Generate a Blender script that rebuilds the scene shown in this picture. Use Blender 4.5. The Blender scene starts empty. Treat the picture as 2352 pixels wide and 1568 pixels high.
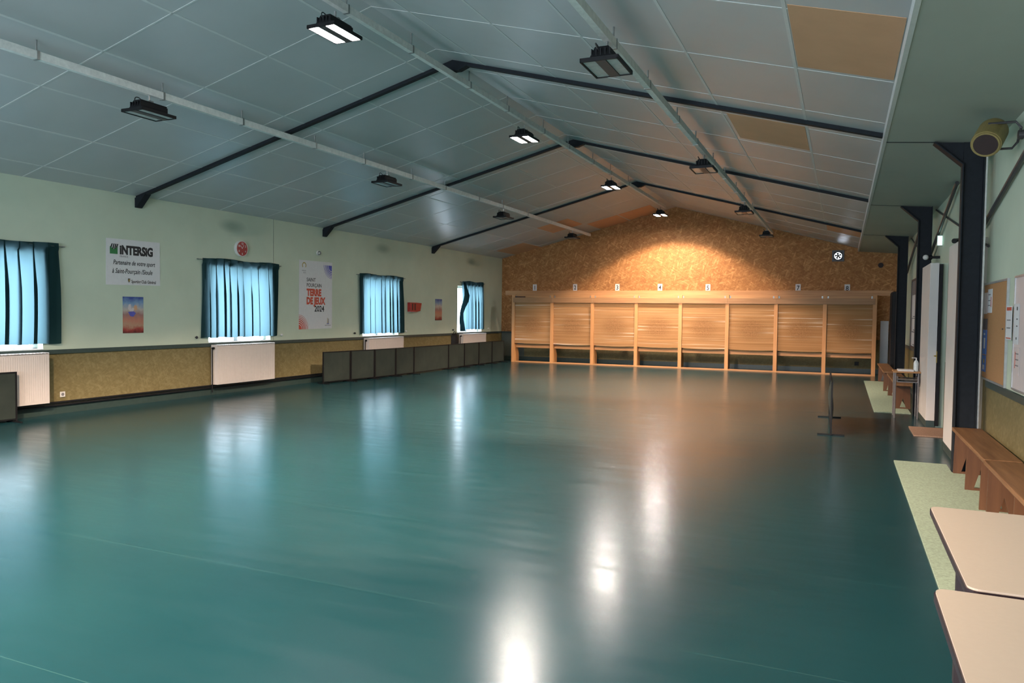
import bpy, bmesh, math, random
from mathutils import Vector, Matrix
random.seed(7)
S = bpy.context.scene
COL = S.collection
PI = math.pi

# ------------------------------------------------------------------ camera
CAM = Vector((10.798, 0.0, 1.6))
YAW, PITCH, ROLL, FPX = 0.4136, -0.0379, 0.0122, 1728.8
_fw = Vector((-math.sin(YAW) * math.cos(PITCH), math.cos(YAW) * math.cos(PITCH), math.sin(PITCH)))
_r0 = Vector((math.cos(YAW), math.sin(YAW), 0))
_u0 = _r0.cross(_fw)
_rt = math.cos(ROLL) * _r0 + math.sin(ROLL) * _u0
_up = -math.sin(ROLL) * _r0 + math.cos(ROLL) * _u0
cd = bpy.data.cameras.new('camera')
cam = bpy.data.objects.new('camera', cd)
COL.objects.link(cam)
M = Matrix((_rt, _up, -_fw)).transposed().to_4x4()
M.translation = CAM
cam.matrix_world = M
cd.sensor_width = 36.0
cd.lens = FPX * 36.0 / 2352.0
cd.clip_start = 0.05
cd.clip_end = 200
S.camera = cam

# ------------------------------------------------------------------ sky, exposure
S.view_settings.view_transform = 'Standard'
S.view_settings.look = 'None'
S.view_settings.gamma = 1.0
S.view_settings.use_curve_mapping = False
S.view_settings.exposure = 0.42
S.cycles.use_denoising = True
S.cycles.max_bounces = 10
S.cycles.diffuse_bounces = 6
S.cycles.transparent_max_bounces = 12
S.cycles.sample_clamp_indirect = 6.0
S.cycles.caustics_reflective = False
S.cycles.caustics_refractive = False
W = bpy.data.worlds.new('sky')
S.world = W
W.use_nodes = True
_bg = W.node_tree.nodes['Background']
_bg.inputs[0].default_value = (0.76, 0.86, 1.0, 1)
_bg.inputs[1].default_value = 15.0

LAMP_W = 2250.0
LAMP_END_W = 1050.0
LAMP_TILT = 20.0
LAMP_COL = (1.0, 0.74, 0.55)
LENS_E = 330.0

# ------------------------------------------------------------------ room numbers (metres)
D = 23.68            # back wall
YF = -4.4            # wall behind the camera
WR = 12.176          # right wall
XR, HR = 5.929, 4.969
HL = 3.4645
XT, ZT = 11.174, 3.553
SL = (HR - HL) / XR
SR = (HR - ZT) / (XT - XR)
ZD = 0.962
FR = (9.03, 13.95, 18.87)
def zl(x): return HL + SL * x
def zr(x): return HR - SR * (x - XR)
def zs(x): return 3.47 + (3.39 - 3.47) * (x - XT) / (WR - XT)

# ------------------------------------------------------------------ materials
def nodes(name):
    m = bpy.data.materials.new(name)
    m.use_nodes = True
    nt = m.node_tree
    return m, nt, nt.nodes['Principled BSDF']
def N(nt, t, **kw):
    n = nt.nodes.new(t)
    for k, v in kw.items(): setattr(n, k, v)
    return n
def ramp(nt, stops):
    r = N(nt, 'ShaderNodeValToRGB')
    e = r.color_ramp.elements
    while len(e) < len(stops): e.new(0.5)
    for i, (p, c) in enumerate(stops):
        e[i].position = p
        e[i].color = (c[0], c[1], c[2], 1)
    return r
def mix(nt, fac, a, b):
    n = N(nt, 'ShaderNodeMix', data_type='RGBA')
    for sock, v in ((n.inputs[0], fac), (n.inputs[6], a), (n.inputs[7], b)):
        if isinstance(v, (int, float)): sock.default_value = v
        elif isinstance(v, tuple): sock.default_value = (v[0], v[1], v[2], 1)
        else: nt.links.new(v, sock)
    return n.outputs[2]
def math_(nt, op, a, b=0.0, c=0.0):
    n = N(nt, 'ShaderNodeMath', operation=op)
    for s, v in zip(n.inputs, (a, b, c)):
        if isinstance(v, (int, float)): s.default_value = v
        else: nt.links.new(v, s)
    return n.outputs[0]
def coord(nt, scale=(1, 1, 1), rot=(0, 0, 0), loc=(0, 0, 0)):
    tc = N(nt, 'ShaderNodeTexCoord')
    mp = N(nt, 'ShaderNodeMapping')
    mp.inputs['Scale'].default_value = scale
    mp.inputs['Rotation'].default_value = rot
    mp.inputs['Location'].default_value = loc
    nt.links.new(tc.outputs['Object'], mp.inputs[0])
    return mp.outputs[0]
def noise(nt, vec, scale, detail=4, rough=0.6):
    n = N(nt, 'ShaderNodeTexNoise')
    n.inputs['Scale'].default_value = scale
    n.inputs['Detail'].default_value = detail
    n.inputs['Roughness'].default_value = rough
    if vec is not None: nt.links.new(vec, n.inputs['Vector'])
    return n.outputs['Fac']
def bump(nt, b, h, strength=0.2, dist=0.01):
    n = N(nt, 'ShaderNodeBump')
    n.inputs['Strength'].default_value = strength
    n.inputs['Distance'].default_value = dist
    nt.links.new(h, n.inputs['Height'])
    nt.links.new(n.outputs[0], b.inputs['Normal'])
def plain(name, c, rough=0.6, metal=0.0, var=0.12, scale=18.0, spec=0.5):
    m, nt, b = nodes(name)
    f = noise(nt, coord(nt), scale)
    r = ramp(nt, [(0.3, tuple(x * (1 - var) for x in c)), (0.7, tuple(min(1, x * (1 + var)) for x in c))])
    nt.links.new(f, r.inputs[0])
    nt.links.new(r.outputs[0], b.inputs['Base Color'])
    b.inputs['Roughness'].default_value = rough
    b.inputs['Metallic'].default_value = metal
    b.inputs['Specular IOR Level'].default_value = spec
    return m
def wood(name, c1, c2, scale=(3, 40, 40), rough=0.5, spec=0.4):
    m, nt, b = nodes(name)
    v = coord(nt, scale)
    f = noise(nt, v, 1.0, 6, 0.65)
    r = ramp(nt, [(0.3, c1), (0.7, c2)])
    nt.links.new(f, r.inputs[0])
    nt.links.new(r.outputs[0], b.inputs['Base Color'])
    b.inputs['Roughness'].default_value = rough
    b.inputs['Specular IOR Level'].default_value = spec
    bump(nt, b, f, 0.15, 0.004)
    return m
def osb(name, dark, mid, pale, plane='xz', s=1.0, chips=0.5):
    m, nt, b = nodes(name)
    cols = []
    for i, (ang, sc) in enumerate(((0.35, 1.0), (-0.6, 1.15), (1.25, 0.9))):
        rot = (0, ang, 0) if plane == 'xz' else (ang, 0, 0)
        scl = (9 * s * sc, 1, 34 * s * sc) if plane == 'xz' else (1, 7 * s * sc, 26 * s * sc)
        tcn = coord(nt, (1, 1, 1), rot)
        mp = N(nt, 'ShaderNodeMapping'); mp.inputs['Scale'].default_value = scl
        nt.links.new(tcn, mp.inputs[0])
        vo = N(nt, 'ShaderNodeTexVoronoi'); vo.inputs['Scale'].default_value = 1.0
        nt.links.new(mp.outputs[0], vo.inputs['Vector'])
        sp = N(nt, 'ShaderNodeSeparateColor'); nt.links.new(vo.outputs['Color'], sp.inputs[0])
        cols.append(sp.outputs[0])
    a = math_(nt, 'MULTIPLY', math_(nt, 'ADD', math_(nt, 'ADD', cols[0], cols[1]), cols[2]), 0.333)
    r = ramp(nt, [(0.18, dark), (0.5, mid), (0.82, pale)])
    nt.links.new(a, r.inputs[0])
    base = r.outputs[0]
    lite = tuple(min(1, x * 1.45) for x in pale)
    for c_ in cols:
        fl = ramp(nt, [(0.945, (0, 0, 0)), (0.985, (1, 1, 1))]); nt.links.new(c_, fl.inputs[0])
        base = mix(nt, math_(nt, 'MULTIPLY', fl.outputs[0], chips), base, lite)
    nt.links.new(base, b.inputs['Base Color'])
    b.inputs['Roughness'].default_value = 0.65
    b.inputs['Specular IOR Level'].default_value = 0.25
    bump(nt, b, a, 0.25, 0.004)
    return m

def floor_mat():
    m, nt, b = nodes('green_vinyl')
    v = coord(nt)
    f1 = noise(nt, v, 0.6, 5, 0.6)
    f2 = noise(nt, v, 60, 3, 0.6)
    r = ramp(nt, [(0.3, (0.004, 0.031, 0.039)), (0.7, (0.006, 0.041, 0.050))])
    nt.links.new(math_(nt, 'ADD', math_(nt, 'MULTIPLY', f1, 0.6), math_(nt, 'MULTIPLY', f2, 0.4)), r.inputs[0])
    # fine welded seams between the vinyl widths, running across the hall
    tc = N(nt, 'ShaderNodeTexCoord'); sx = N(nt, 'ShaderNodeSeparateXYZ')
    nt.links.new(tc.outputs['Object'], sx.inputs[0])
    d = math_(nt, 'ABSOLUTE', math_(nt, 'SUBTRACT', math_(nt, 'FRACT', math_(nt, 'DIVIDE', math_(nt, 'ADD', sx.outputs[1], 1.33), 1.4)), 0.5))
    seam = math_(nt, 'LESS_THAN', d, 0.0022)
    col = mix(nt, math_(nt, 'MULTIPLY', seam, 0.12), r.outputs[0], (0.10, 0.24, 0.22))
    nt.links.new(col, b.inputs['Base Color'])
    # scuffs streak the gloss
    f3 = noise(nt, coord(nt, (1.2, 7, 1)), 1.0, 6, 0.7)
    rr = ramp(nt, [(0.3, (0.19, 0.19, 0.19)), (0.75, (0.28, 0.28, 0.28))])
    nt.links.new(f3, rr.inputs[0])
    nt.links.new(rr.outputs[0], b.inputs['Roughness'])
    b.inputs['Specular IOR Level'].default_value = 0.75
    f4 = noise(nt, v, 5.0, 4, 0.6)
    bump(nt, b, f4, 0.05, 0.01)
    return m

def wall_mat():
    m, nt, b = nodes('pale_green_wall_paint')
    v = coord(nt)
    f = noise(nt, v, 1.3, 5, 0.55)
    r = ramp(nt, [(0.3, (0.49, 0.55, 0.43)), (0.7, (0.55, 0.61, 0.48))])
    nt.links.new(f, r.inputs[0])
    base = r.outputs[0]
    # soft grey-green patches, darker than the paint, above the windows
    for yc, zc in ((1.3, 3.2), (6.2, 3.2), (11.15, 3.2), (16.34, 3.2), (21.3, 3.2)):
        mp = coord(nt, (1, 1 / 0.40, 1 / 0.15), (0, 0, 0), (0, -yc / 0.40, -zc / 0.15))
        vl = N(nt, 'ShaderNodeVectorMath', operation='LENGTH'); nt.links.new(mp, vl.inputs[0])
        k = ramp(nt, [(0.25, (0.5, 0.5, 0.5)), (1.0, (0, 0, 0))]); nt.links.new(vl.outputs['Value'], k.inputs[0])
        base = mix(nt, k.outputs[0], base, (0.16, 0.22, 0.17))
    nt.links.new(base, b.inputs['Base Color'])
    b.inputs['Roughness'].default_value = 0.75
    b.inputs['Specular IOR Level'].default_value = 0.25
    bump(nt, b, noise(nt, v, 90, 3), 0.08, 0.003)
    return m

def foam_mat():
    m, nt, b = nodes('layered_foam')
    tc = N(nt, 'ShaderNodeTexCoord'); oi = N(nt, 'ShaderNodeObjectInfo')
    sx = N(nt, 'ShaderNodeSeparateXYZ'); nt.links.new(tc.outputs['Object'], sx.inputs[0])
    off = math_(nt, 'MULTIPLY', oi.outputs['Random'], 40.0)
    cmb = N(nt, 'ShaderNodeCombineXYZ')
    nt.links.new(math_(nt, 'MULTIPLY', sx.outputs[0], 0.25), cmb.inputs[0])
    nt.links.new(math_(nt, 'ADD', math_(nt, 'MULTIPLY', sx.outputs[2], 20.0), off), cmb.inputs[2])
    nt.links.new(off, cmb.inputs[1])
    lay = noise(nt, cmb.outputs[0], 1.0, 3, 0.6)
    r = ramp(nt, [(0.25, (0.31, 0.158, 0.066)), (0.5, (0.36, 0.192, 0.085)), (0.61, (0.40, 0.235, 0.115)), (0.68, (0.66, 0.55, 0.45))])
    nt.links.new(lay, r.inputs[0])
    # the middle of each butt is shot to a darker, crumbled patch
    mp = coord(nt, (1 / 0.5, 1, 1 / 0.42), (0, 0, 0), (0, 0, -0.62 / 0.42))
    vl = N(nt, 'ShaderNodeVectorMath', operation='LENGTH'); nt.links.new(mp, vl.inputs[0])
    n2 = noise(nt, coord(nt), 30, 5, 0.75)
    k = math_(nt, 'SUBTRACT', math_(nt, 'ADD', 0.75, math_(nt, 'MULTIPLY', n2, 0.8)), vl.outputs['Value'])
    kk = ramp(nt, [(0.15, (0, 0, 0)), (0.7, (0.85, 0.85, 0.85))]); nt.links.new(k, kk.inputs[0])
    w = ramp(nt, [(0.35, (0.20, 0.10, 0.042)), (0.65, (0.36, 0.19, 0.085))]); nt.links.new(n2, w.inputs[0])
    nt.links.new(mix(nt, kk.outputs[0], r.outputs[0], w.outputs[0]), b.inputs['Base Color'])
    b.inputs['Roughness'].default_value = 0.9
    b.inputs['Specular IOR Level'].default_value = 0.1
    bump(nt, b, math_(nt, 'ADD', math_(nt, 'MULTIPLY', lay, 0.3), math_(nt, 'MULTIPLY', n2, kk.outputs[0])), 0.4, 0.012)
    return m

def curtain_mat():
    m = bpy.data.materials.new('green_curtain_cloth'); m.use_nodes = True
    nt = m.node_tree; nt.nodes.clear()
    out = N(nt, 'ShaderNodeOutputMaterial')
    v = coord(nt, (1, 300, 300))
    f = noise(nt, v, 1.0, 2)
    r = ramp(nt, [(0.3, (0.006, 0.018, 0.019)), (0.7, (0.010, 0.025, 0.026))]); nt.links.new(f, r.inputs[0])
    rt = ramp(nt, [(0.3, (0.036, 0.066, 0.078)), (0.7, (0.050, 0.085, 0.098))]); nt.links.new(f, rt.inputs[0])
    d = N(nt, 'ShaderNodeBsdfDiffuse'); t = N(nt, 'ShaderNodeBsdfTranslucent')
    nt.links.new(r.outputs[0], d.inputs[0]); nt.links.new(rt.outputs[0], t.inputs[0])
    ad = N(nt, 'ShaderNodeAddShader')
    nt.links.new(d.outputs[0], ad.inputs[0]); nt.links.new(t.outputs[0], ad.inputs[1])
    nt.links.new(ad.outputs[0], out.inputs[0])
    return m

def glass_mat():
    m = bpy.data.materials.new('window_glass'); m.use_nodes = True
    nt = m.node_tree; nt.nodes.clear()
    out = N(nt, 'ShaderNodeOutputMaterial')
    t = N(nt, 'ShaderNodeBsdfTransparent'); t.inputs[0].default_value = (0.93, 0.96, 0.96, 1)
    g = N(nt, 'ShaderNodeBsdfGlossy'); g.inputs['Roughness'].default_value = 0.03
    fr = N(nt, 'ShaderNodeFresnel'); fr.inputs[0].default_value = 1.45
    gm = N(nt, 'ShaderNodeNewGeometry')
    mx = N(nt, 'ShaderNodeMixShader')
    nt.links.new(math_(nt, 'MULTIPLY', fr.outputs[0], math_(nt, 'SUBTRACT', 1.0, gm.outputs['Backfacing'])), mx.inputs[0]); nt.links.new(t.outputs[0], mx.inputs[1]); nt.links.new(g.outputs[0], mx.inputs[2])
    nt.links.new(mx.outputs[0], out.inputs[0])
    return m

def mesh_mat():
    # woven barrier cloth
    m, nt, b = nodes('dark_barrier_cloth')
    f = noise(nt, coord(nt, (1, 200, 200)), 1.0, 2)
    f2 = noise(nt, coord(nt), 3.0, 3)
    r = ramp(nt, [(0.3, (0.011, 0.017, 0.014)), (0.7, (0.024, 0.032, 0.026))])
    nt.links.new(math_(nt, 'ADD', math_(nt, 'MULTIPLY', f, 0.4), math_(nt, 'MULTIPLY', f2, 0.6)), r.inputs[0])
    nt.links.new(r.outputs[0], b.inputs['Base Color'])
    b.inputs['Roughness'].default_value = 0.8
    b.inputs['Specular IOR Level'].default_value = 0.3
    return m

def emit(name, c, s):
    m, nt, b = nodes(name)
    b.inputs['Base Color'].default_value = (0.8, 0.8, 0.8, 1)
    b.inputs['Emission Color'].default_value = (c[0], c[1], c[2], 1)
    b.inputs['Emission Strength'].default_value = s
    b.inputs['Roughness'].default_value = 0.3
    return m

def picture_mat():
    # plain printed bands: blue above, pale middle, red and brown below
    m, nt, b = nodes('poster_print')
    tc = N(nt, 'ShaderNodeTexCoord'); sx = N(nt, 'ShaderNodeSeparateXYZ'); nt.links.new(tc.outputs['Generated'], sx.inputs[0])
    n1 = noise(nt, coord(nt), 9.0, 4, 0.6)
    h = math_(nt, 'ADD', sx.outputs[2], math_(nt, 'MULTIPLY', math_(nt, 'SUBTRACT', n1, 0.5), 0.28))
    r = ramp(nt, [(0.0, (0.10, 0.015, 0.015)), (0.10, (0.34, 0.05, 0.04)), (0.22, (0.45, 0.26, 0.17)), (0.36, (0.50, 0.20, 0.13)),
                  (0.50, (0.32, 0.16, 0.14)), (0.66, (0.48, 0.42, 0.36)), (0.82, (0.18, 0.30, 0.46)), (1.0, (0.03, 0.06, 0.26))])
    nt.links.new(h, r.inputs[0])
    nt.links.new(r.outputs[0], b.inputs['Base Color'])
    b.inputs['Roughness'].default_value = 0.4
    return m

MT = dict(
    floor=floor_mat(), wall=wall_mat(), foam=foam_mat(), curtain=curtain_mat(), glass=glass_mat(), cloth=mesh_mat(), picture=picture_mat(),
    ceil=plain('ceiling_board_white', (0.475, 0.48, 0.48), 0.34, 0, 0.05, 0.8, 0.5),
    soffit=plain('soffit_pale_green', (0.37, 0.395, 0.345), 0.6, 0, 0.05, 0.8, 0.3),
    strip=plain('white_cover_strip', (0.60, 0.60, 0.585), 0.5, 0, 0.04),
    brownpanel=plain('bare_brown_fibreboard', (0.60, 0.335, 0.19), 0.55, 0, 0.05, 3),
    osb=osb('osb_chipboard', (0.285, 0.125, 0.042), (0.35, 0.16, 0.055), (0.44, 0.225, 0.085), 'xz', 0.85, 0.38),
    mustard=osb('mustard_painted_chipboard', (0.155, 0.125, 0.054), (0.175, 0.142, 0.063), (0.20, 0.165, 0.078), 'yz', 1.6, 0.12),
    mustardx=osb('mustard_painted_chipboard_b', (0.155, 0.125, 0.054), (0.175, 0.142, 0.063), (0.20, 0.165, 0.078), 'xz', 1.6, 0.12),
    greypaint=plain('grey_green_panel', (0.10, 0.115, 0.095), 0.6),
    rail=plain('dark_green_rail_paint', (0.035, 0.055, 0.050), 0.45),
    skirt=plain('dark_vinyl_skirting', (0.028, 0.048, 0.044), 0.4),
    steel=plain('dark_steel_paint', (0.013, 0.016, 0.020), 0.6, 0, 0.15, 18, 0.15),
    tray=plain('white_rail_paint', (0.70, 0.70, 0.67), 0.5),
    zinc=plain('zinc_steel', (0.28, 0.29, 0.28), 0.4, 0.7),
    black=plain('black_plastic', (0.007, 0.007, 0.008), 0.5, 0, 0.12, 18, 0.2),
    lampbody=plain('lamp_body_grey', (0.045, 0.042, 0.045), 0.45),
    lensoff=plain('unlit_lens', (0.42, 0.45, 0.44), 0.25),
    lenson=emit('lit_lens', (1.0, 0.90, 0.84), LENS_E),
    white=plain('white_enamel', (0.62, 0.60, 0.58), 0.4, 0, 0.03),
    radiator=plain('radiator_enamel', (0.53, 0.48, 0.45), 0.4, 0, 0.03),
    whitepaint=plain('white_gloss_paint', (0.62, 0.58, 0.54), 0.5, 0, 0.04, 3),
    winframe=plain('window_frame_white', (0.70, 0.72, 0.72), 0.4, 0, 0.03),
    paper=plain('white_paper', (0.64, 0.63, 0.63), 0.7, 0, 0.03),
    pine=wood('pine_board', (0.47, 0.215, 0.078), (0.60, 0.31, 0.13), (4, 4, 0.7)),
    pineh=wood('pine_board_level', (0.37, 0.175, 0.068), (0.54, 0.285, 0.125), (0.8, 4, 22)),
    pineold=wood('aged_pine_board', (0.27, 0.135, 0.058), (0.40, 0.215, 0.10), (0.8, 4, 22)),
    bench=wood('worn_bench_wood', (0.125, 0.058, 0.024), (0.24, 0.125, 0.056), (18, 1.2, 18)),
    benchleg=wood('brown_bench_leg_wood', (0.075, 0.030, 0.012), (0.125, 0.054, 0.022), (16, 16, 1.2)),
    laminate=plain('beige_laminate', (0.45, 0.385, 0.325), 0.45, 0, 0.02, 40),
    edge=plain('dark_violet_edging', (0.026, 0.018, 0.024), 0.3),
    tableleg=plain('dark_table_leg', (0.020, 0.016, 0.020), 0.4),
    mat=plain('pale_green_carpet', (0.275, 0.345, 0.265), 0.95, 0, 0.2, 55, 0.1),
    brownmat=plain('brown_doormat_fibre', (0.30, 0.19, 0.135), 0.95, 0, 0.2, 60, 0.1),
    cork=plain('cork', (0.42, 0.22, 0.10), 0.85, 0, 0.12, 120, 0.2),
    alu=plain('aluminium_frame', (0.45, 0.45, 0.45), 0.35, 0.6),
    board=plain('pale_pink_board', (0.60, 0.53, 0.52), 0.4, 0, 0.03),
    blue=plain('blue_print', (0.04, 0.13, 0.42), 0.5),
    red=plain('red_plastic', (0.34, 0.022, 0.018), 0.4),
    redprint=plain('red_print', (0.55, 0.075, 0.035), 0.6),
    blueprint=plain('violet_blue_print', (0.085, 0.09, 0.40), 0.6),
    ink=plain('black_ink', (0.012, 0.012, 0.014), 0.6),
    greyink=plain('grey_ink', (0.16, 0.16, 0.17), 0.6),
    gold=plain('gold_print', (0.38, 0.27, 0.06), 0.5),
    green=plain('green_print', (0.025, 0.17, 0.05), 0.6),
    brownprint=plain('dark_print', (0.07, 0.05, 0.05), 0.6),
    yellow=plain('yellow_speaker_paint', (0.22, 0.17, 0.06), 0.5),
    grille=plain('dark_grille', (0.020, 0.010, 0.010), 0.7),
    desk=wood('desk_wood', (0.28, 0.14, 0.055), (0.40, 0.21, 0.085), (3, 20, 20)),
    greymetal=plain('grey_tube', (0.15, 0.14, 0.14), 0.4, 0.3),
    clearplastic=plain('milky_plastic', (0.55, 0.62, 0.63), 0.3),
    bluelabel=plain('blue_label', (0.08, 0.18, 0.42), 0.4),
    exitm=emit('exit_sign_face', (0.55, 1.0, 0.85), 1.6),
    cable=plain('dark_cable', (0.02, 0.022, 0.022), 0.5),
    corridor=plain('corridor_green_paint', (0.33, 0.43, 0.36), 0.6, 0, 0.05, 2),
)

# ------------------------------------------------------------------ mesh helpers
class MB:
    def __init__(s): s.bm = bmesh.new()
    def box(s, x0, x1, y0, y1, z0, z1):
        vs = [s.bm.verts.new(p) for p in ((x0, y0, z0), (x1, y0, z0), (x1, y1, z0), (x0, y1, z0), (x0, y0, z1), (x1, y0, z1), (x1, y1, z1), (x0, y1, z1))]
        for f in ((0, 3, 2, 1), (4, 5, 6, 7), (0, 1, 5, 4), (1, 2, 6, 5), (2, 3, 7, 6), (3, 0, 4, 7)):
            s.bm.faces.new([vs[i] for i in f])
        return s
    def prism(s, pts, vec):
        vec = Vector(vec)
        a = [s.bm.verts.new(p) for p in pts]
        b = [s.bm.verts.new(Vector(p) + vec) for p in pts]
        n = len(pts)
        s.bm.faces.new(a[::-1]); s.bm.faces.new(b)
        for i in range(n): s.bm.faces.new((a[i], a[(i + 1) % n], b[(i + 1) % n], b[i]))
        return s
    def bar(s, p, q, w, h, up=(0, 0, 1)):
        p, q = Vector(p), Vector(q); d = (q - p).normalized()
        u = Vector(up); r = d.cross(u).normalized(); u = r.cross(d).normalized()
        pts = [p + r * a * w / 2 + u * b * h / 2 for a, b in ((-1, -1), (1, -1), (1, 1), (-1, 1))]
        return s.prism(pts, q - p)
    def tube(s, pts, r, n=10, cap=True, radii=None):
        pts = [Vector(p) for p in pts]
        rings = []
        prev = None
        for i, p in enumerate(pts):
            d = (pts[min(i + 1, len(pts) - 1)] - pts[max(i - 1, 0)]).normalized()
            ref = prev if prev is not None else (Vector((0, 0, 1)) if abs(d.z) < 0.9 else Vector((1, 0, 0)))
            a = d.cross(ref).normalized(); b = a.cross(d).normalized(); prev = b
            rr = radii[i] if radii else r
            rings.append([s.bm.verts.new(p + rr * (math.cos(2 * PI * k / n) * a + math.sin(2 * PI * k / n) * b)) for k in range(n)])
        for A, B in zip(rings, rings[1:]):
            for k in range(n): s.bm.faces.new((A[k], A[(k + 1) % n], B[(k + 1) % n], B[k]))
        if cap:
            s.bm.faces.new(rings[0][::-1]); s.bm.faces.new(rings[-1])
        return s
    def grid(s, fn, nu, nv):
        g = [[s.bm.verts.new(fn(i / nu, j / nv)) for j in range(nv + 1)] for i in range(nu + 1)]
        for i in range(nu):
            for j in range(nv): s.bm.faces.new((g[i][j], g[i + 1][j], g[i + 1][j + 1], g[i][j + 1]))
        return s
    def sphere(s, c, r, u=12, v=8, sc=(1, 1, 1)):
        bmesh.ops.create_uvsphere(s.bm, u_segments=u, v_segments=v, radius=r,
                                  matrix=Matrix.Translation(Vector(c)) @ Matrix.Diagonal((sc[0], sc[1], sc[2], 1)))
        return s
    def build(s, name, mat, parent=None, loc=(0, 0, 0), smooth=False, bevel=0.0):
        bmesh.ops.recalc_face_normals(s.bm, faces=s.bm.faces)
        me = bpy.data.meshes.new(name); s.bm.to_mesh(me); s.bm.free()
        me.materials.append(MT[mat])
        if smooth:
            for p in me.polygons: p.use_smooth = True
        o = bpy.data.objects.new(name, me); COL.objects.link(o)
        o.location = loc
        if parent is not None: o.parent = parent
        if bevel:
            bv = o.modifiers.new('bevel', 'BEVEL'); bv.width = bevel; bv.segments = 2; bv.limit_method = 'ANGLE'
        return o
def tag(o, label, cat, group=None):
    o['label'] = label; o['category'] = cat
    if group: o['group'] = group
    return o
def thing(name, label, cat, loc=(0, 0, 0), group=None, rz=0.0):
    o = bpy.data.objects.new(name, None); COL.objects.link(o)
    o.location = loc; o.rotation_euler = (0, 0, rz); o.empty_display_size = 0.1
    return tag(o, label, cat, group)
def struct(o):
    o['kind'] = 'structure'; return o
def dup(root, loc, label, rz=None):
    r = root.copy(); COL.objects.link(r); r.location = loc; r['label'] = label
    if rz is not None: r.rotation_euler = (0, 0, rz)
    for ch in list(root.children):
        c = ch.copy(); COL.objects.link(c); c.parent = r
        for g in list(ch.children):
            d = g.copy(); COL.objects.link(d); d.parent = c
    return r
# flat sheets on walls: (u to the viewer's right, v up, d off the wall)
ORI = {'L': ((0, 1, 0), (0, 0, 1), (1, 0, 0)), 'B': ((1, 0, 0), (0, 0, 1), (0, -1, 0)), 'R': ((0, -1, 0), (0, 0, 1), (-1, 0, 0))}
def loc3(ori, u, v, d):
    a, b, c = (Vector(x) for x in ORI[ori]); return a * u + b * v + c * d
def sheet(name, mat, parent, ori, pts, d0, d1):
    m = MB(); m.prism([loc3(ori, u, v, d0) for u, v in pts], loc3(ori, 0, 0, d1 - d0))
    return m.build(name, mat, parent)
def rect(u0, u1, v0, v1): return [(u0, v0), (u1, v0), (u1, v1), (u0, v1)]
def text(name, body, mat, parent, ori, u, v, d, size, sx=1.0, bold=0.0, align='LEFT', shear=0.0):
    c = bpy.data.curves.new(name, 'FONT'); c.body = body; c.size = size; c.offset = bold; c.align_x = align; c.shear = shear
    c.extrude = 0.0008; c.resolution_u = 3
    t = bpy.data.objects.new(name, c); COL.objects.link(t)
    me = bpy.data.meshes.new_from_object(t, depsgraph=bpy.context.evaluated_depsgraph_get())
    bpy.data.objects.remove(t); bpy.data.curves.remove(c)
    a, b, n = (Vector(x) for x in ORI[ori])
    o0 = loc3(ori, u, v, d)
    for vt in me.vertices:
        p = vt.co; vt.co = o0 + a * p.x * sx + b * p.y + n * p.z
    me.materials.clear(); me.materials.append(MT[mat])
    o = bpy.data.objects.new(name, me); COL.objects.link(o); o.parent = parent
    return o
def arcband(name, mat, parent, ori, cu, cv, radii, a0, a1, d, n=20):
    m = MB()
    for r0, r1 in radii:
        pts = [(cu + r1 * math.cos(a0 + (a1 - a0) * i / n), cv + r1 * math.sin(a0 + (a1 - a0) * i / n)) for i in range(n + 1)]
        if r0 > 0: inn = [(cu + r0 * math.cos(a0 + (a1 - a0) * i / n), cv + r0 * math.sin(a0 + (a1 - a0) * i / n)) for i in range(n, -1, -1)]
        else: inn = [(cu, cv)]
        P = [loc3(ori, u, v, d) for u, v in pts + inn]
        if r0 > 0:
            k = n + 1
            vs = [m.bm.verts.new(p) for p in P]
            for i in range(n): m.bm.faces.new((vs[i], vs[i + 1], vs[2 * k - 2 - i], vs[2 * k - 1 - i]))
        else:
            m.bm.faces.new([m.bm.verts.new(p) for p in P])
    return m.build(name, mat, parent)

# ================================================================== THE ROOM
struct(MB().box(-0.25, 14.3, YF - 0.2, D + 0.2, -0.12, 0).build('floor', 'floor'))
WIN = [(5.62, 7.38), (10.55, 12.20), (15.46, 17.08), (20.42, 22.10), (0.70, 2.45), (-4.1, -2.4)]
ZS, ZH = 0.975, 2.41
m = MB()
ys = YF - 0.2
for a, b in sorted(WIN):
    m.box(-0.25, 0, ys, a, ZD, HL + 0.05)
    m.box(-0.25, 0, a, b, ZD, ZS); m.box(-0.25, 0, a, b, ZH, HL + 0.05)
    ys = b
m.box(-0.25, 0, ys, D + 0.2, ZD, HL + 0.05)
struct(m.build('wall_left', 'wall'))
struct(MB().box(-0.25, 0, YF - 0.2, D + 0.2, 0, ZD).build('wall_left_dado', 'mustard'))
# back wall with a square hole for the fan
FX0, FX1, FZ0, FZ1 = 10.485, 10.765, 3.215, 3.495
def ztop(x): return zl(x) if x < XR else max(zr(x), zs(x))
m = MB()
def bw(x0, x1, z0, top=True, z1=None):
    if z1 is not None: m.box(x0, x1, D, D + 0.2, z0, z1)
    else: m.prism([(x0, D, z0), (x1, D, z0), (x1, D, ztop(x1) + 0.05), (x0, D, ztop(x0) + 0.05)], (0, 0.2, 0))
bw(0, XR, ZD); bw(XR, FX0, ZD); bw(FX0, FX1, ZD, z1=FZ0); bw(FX0, FX1, FZ1); bw(FX1, XT, ZD); bw(XT, WR, ZD)
struct(m.build('wall_back', 'osb'))
struct(MB().box(0, WR, D, D + 0.2, 0, ZD).build('wall_back_dado', 'mustardx'))
struct(MB().box(0.02, 0.86, D - 0.012, D, 0.1, ZD - 0.06).build('trim_9', 'greypaint'))
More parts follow.
